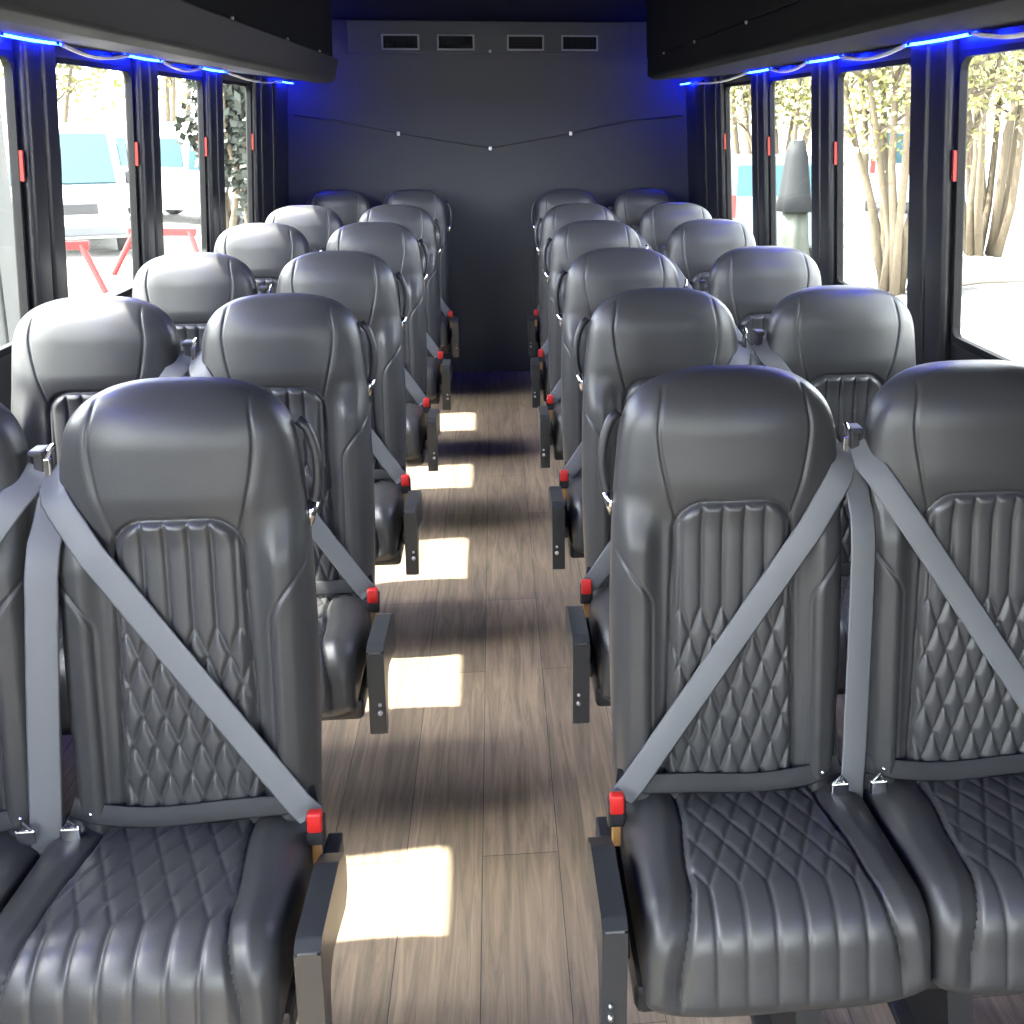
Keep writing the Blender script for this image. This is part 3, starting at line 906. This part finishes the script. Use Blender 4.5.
obj_bm('drape', bm, M['leaf_dark'], st, True)

# dark grey box trailer parked close by on the left
tr = empty('trailer', (-4.83, 5.97, GZ)); tag(tr, 'grey box trailer close outside at the left edge of the picture', 'trailer')
bm = bmesh.new(); box(bm, -1.2, 1.17, -2.3, 2.3, .55, 2.75, .06)
obj_bm('box_body', bm, M['trailer'], tr)
bm = bmesh.new()
for k in range(5):
    box(bm, 1.165, 1.185, -2.1 + k * 1.0, -2.04 + k * 1.0, .6, 2.7)
obj_bm('side_rib', bm, M['trailer'], tr)
for sx in (-1, 1):
    for yy in (-.45, .45):
        bm = bmesh.new()
        bmesh.ops.create_cone(bm, segments=24, radius1=.34, radius2=.34, depth=.24, cap_ends=True, matrix=Matrix.Translation((sx * .98, yy, .34)) @ Matrix.Rotation(PI / 2, 4, 'Y'))
        bmesh.ops.bevel(bm, geom=[e for e in bm.edges if len(e.link_faces) == 2 and max(len(f.verts) for f in e.link_faces) > 4], offset=.04, segments=2, affect='EDGES')
        obj_bm('wheel', bm, M['tire'], tr)
bm = bmesh.new(); box(bm, -.9, .9, -2.2, 2.2, .38, .56, .02)
obj_bm('chassis', bm, M['frame_black'], tr)

# red striped barrier on the left lot
def barrier(loc, rz, label):
    root = empty('barrier', (loc[0], loc[1], GZ), rz)
    tag(root, label, 'barrier', 'red barriers on the left lot')
    bm = bmesh.new()
    box(bm, -.55, .55, -.03, .03, .60, .72, .01); obj_bm('rail', bm, M['barrier_red'], root)
    for s in (-1, 1):
        bm = bmesh.new()
        tube(bm, [(s * .75, -.2, 0), (s * .45, 0, .66)], .045, 8)
        obj_bm('leg', bm, M['barrier_red'], root)
barrier((-6.25, 14.9), math.radians(8), 'red barrier in front of the blue windshield van')
barrier((-5.2, 16.6), math.radians(-10), 'red barrier before the white van by the left rear pillar')

def tree(loc, h, nst, spread, label, leaf, nleaf, seed, name='tree', crown0=0.35, leafs=0.15, jit=1.0):
    rnd = random.Random(seed)
    root = empty(name, (loc[0], loc[1], GZ))
    tag(root, label, 'tree', 'trees outside the bus')
    bm = bmesh.new()
    tips = []
    for k in range(nst):
        a = 2 * PI * k / nst + rnd.uniform(-.4, .4)
        rad = spread * rnd.uniform(.35, 1.1)
        b0 = rnd.uniform(.1, .4)
        pts, rr = [], []
        hh = h * rnd.uniform(.7, 1.0)
        for i in range(8):
            t = i / 7
            pts.append((math.cos(a) * (b0 + rad * t ** 1.15) + rnd.uniform(-.08, .08), math.sin(a) * (b0 + rad * t ** 1.15) + rnd.uniform(-.08, .08), hh * t))
            rr.append(0.062 * (1 - .8 * t) * h / 6)
        tube(bm, pts, rr, 7)
        for i in range(3, 8):
            tips.append(Vector(pts[i]))
            p = Vector(pts[i])
            for q in range(2):
                d = Vector((rnd.uniform(-1, 1), rnd.uniform(-1, 1), rnd.uniform(.1, 1))).normalized() * rnd.uniform(.4, .9) * h / 6 * jit
                tube(bm, [p, p + d * .5 + Vector((0, 0, .05)), p + d], [.03, .02, .008], 5)
                tips.append(p + d)
    obj_bm('trunk', bm, M['bark'], root, True)
    tips = [t for t in tips if t.z > h * crown0]
    V, F = [], []
    for i in range(nleaf):
        c = rnd.choice(tips) + Vector((rnd.gauss(0, .28 * jit), rnd.gauss(0, .28 * jit), rnd.gauss(0, .25))) * (h / 6)
        d = Vector((rnd.uniform(-1, 1), rnd.uniform(-1, 1), rnd.uniform(-1, .6))).normalized()
        s = d.orthogonal().normalized() * leafs * rnd.uniform(.25, .45)
        d = d * leafs * rnd.uniform(.7, 1.2)
        i0 = len(V)
        V += [c, c + d * .5 + s, c + d, c + d * .5 - s]
        F.append((i0, i0 + 1, i0 + 2, i0 + 3))
    link('foliage', pyd('foliage', V, F), leaf, root, False)

tree((5.6, 13.9), 6.5, 13, 1.4, 'pale many-stemmed tree framed by the widest right window', M['leaf'], 9000, 1, leafs=.11)
tree((8.7, 17.6), 7.6, 13, 1.7, 'yellow green tree at the right edge behind the near right window', M['leaf'], 9000, 2, leafs=.12)
tree((6.6, 23.5), 7.0, 9, 1.5, 'yellow green tree behind the silver blue car', M['leaf'], 7000, 3, leafs=.13)
tree((7.3, 29.0), 8.5, 7, 2.0, 'distant yellow green tree above the silver blue car', M['leaf'], 6000, 4)
tree((-9.4, 31.0), 9.0, 5, 1.3, 'pale yellow tree above the blue windshield van', M['leaf'], 1800, 5, leafs=.22)
tree((-13.5, 33.0), 9.0, 5, 1.3, 'pale yellow tree far left above the parked van', M['leaf'], 1500, 6, leafs=.22)
tree((-3.25, 13.2), 5.4, 6, 0.16, 'dark narrow evergreen outside the rearmost left window', M['leaf_dark'], 5000, 7, crown0=.03, leafs=.13, jit=.35)

# weathered branches lying by the right-hand tree
for k, (x, y, rz) in enumerate(((7.3, 14.2, .3), (7.6, 15.0, .15), (7.2, 12.6, .5))):
    bm = bmesh.new()
    tube(bm, [(-1.1, 0, .16), (-.3, .05, .2), (.5, -.03, .16), (1.2, .06, .22)], [.13, .15, .12, .07], 9)
    o = obj_bm('log', bm, M['branch_cut'], None, True)
    o.location = (x, y, GZ); o.rotation_euler = (0, 0, rz)
    tag(o, ['middle weathered log lying behind the right edge tree', 'farthest weathered log lying behind the right edge tree', 'nearest weathered log lying beside the right edge tree'][k], 'log', 'logs on the right lot')

# ------------------------------------------------------------------ light
world = bpy.data.worlds.new('sky'); S.world = world; world.use_nodes = True
nt = world.node_tree
bg = nt.nodes['Background']
sky = nt.nodes.new('ShaderNodeTexSky')
sky.sky_type = 'NISHITA'; sky.sun_disc = False
sky.sun_elevation = math.radians(57); sky.sun_rotation = math.radians(270)
sky.air_density = 1.0; sky.dust_density = 2.5; sky.ozone_density = 1.0
hs = nt.nodes.new('ShaderNodeHueSaturation'); hs.inputs['Saturation'].default_value = 0.22
nt.links.new(sky.outputs['Color'], hs.inputs['Color']); nt.links.new(hs.outputs['Color'], bg.inputs['Color'])
bg.inputs['Strength'].default_value = 0.75
sun = bpy.data.lights.new('sun', 'SUN'); sun.energy = 6.2; sun.angle = math.radians(0.6); sun.color = (1.0, 0.95, 0.87)
so = bpy.data.objects.new('sun', sun); COL.objects.link(so)
so.rotation_euler = Vector((0.63, 0.05, -1.0)).to_track_quat('-Z', 'Y').to_euler()

# ------------------------------------------------------------------ camera
cam = bpy.data.cameras.new('camera'); co = bpy.data.objects.new('camera', cam); COL.objects.link(co)
cam.sensor_width = 36.0; cam.lens = 36.0 * 1025 / 1024
cam.shift_y = -(512 - 341) / 1024
cam.shift_x = -(588 - 512) / 1024
cam.clip_start = 0.02; cam.clip_end = 400
co.location = (0, 0, 1.62)
co.rotation_euler = (math.radians(90 - 12.327), 0, math.radians(-5.174))
S.camera = co
S.view_settings.view_transform = 'Standard'
S.view_settings.look = 'None'
S.view_settings.gamma = 1.0
S.view_settings.use_curve_mapping = False
S.view_settings.exposure = 2.9
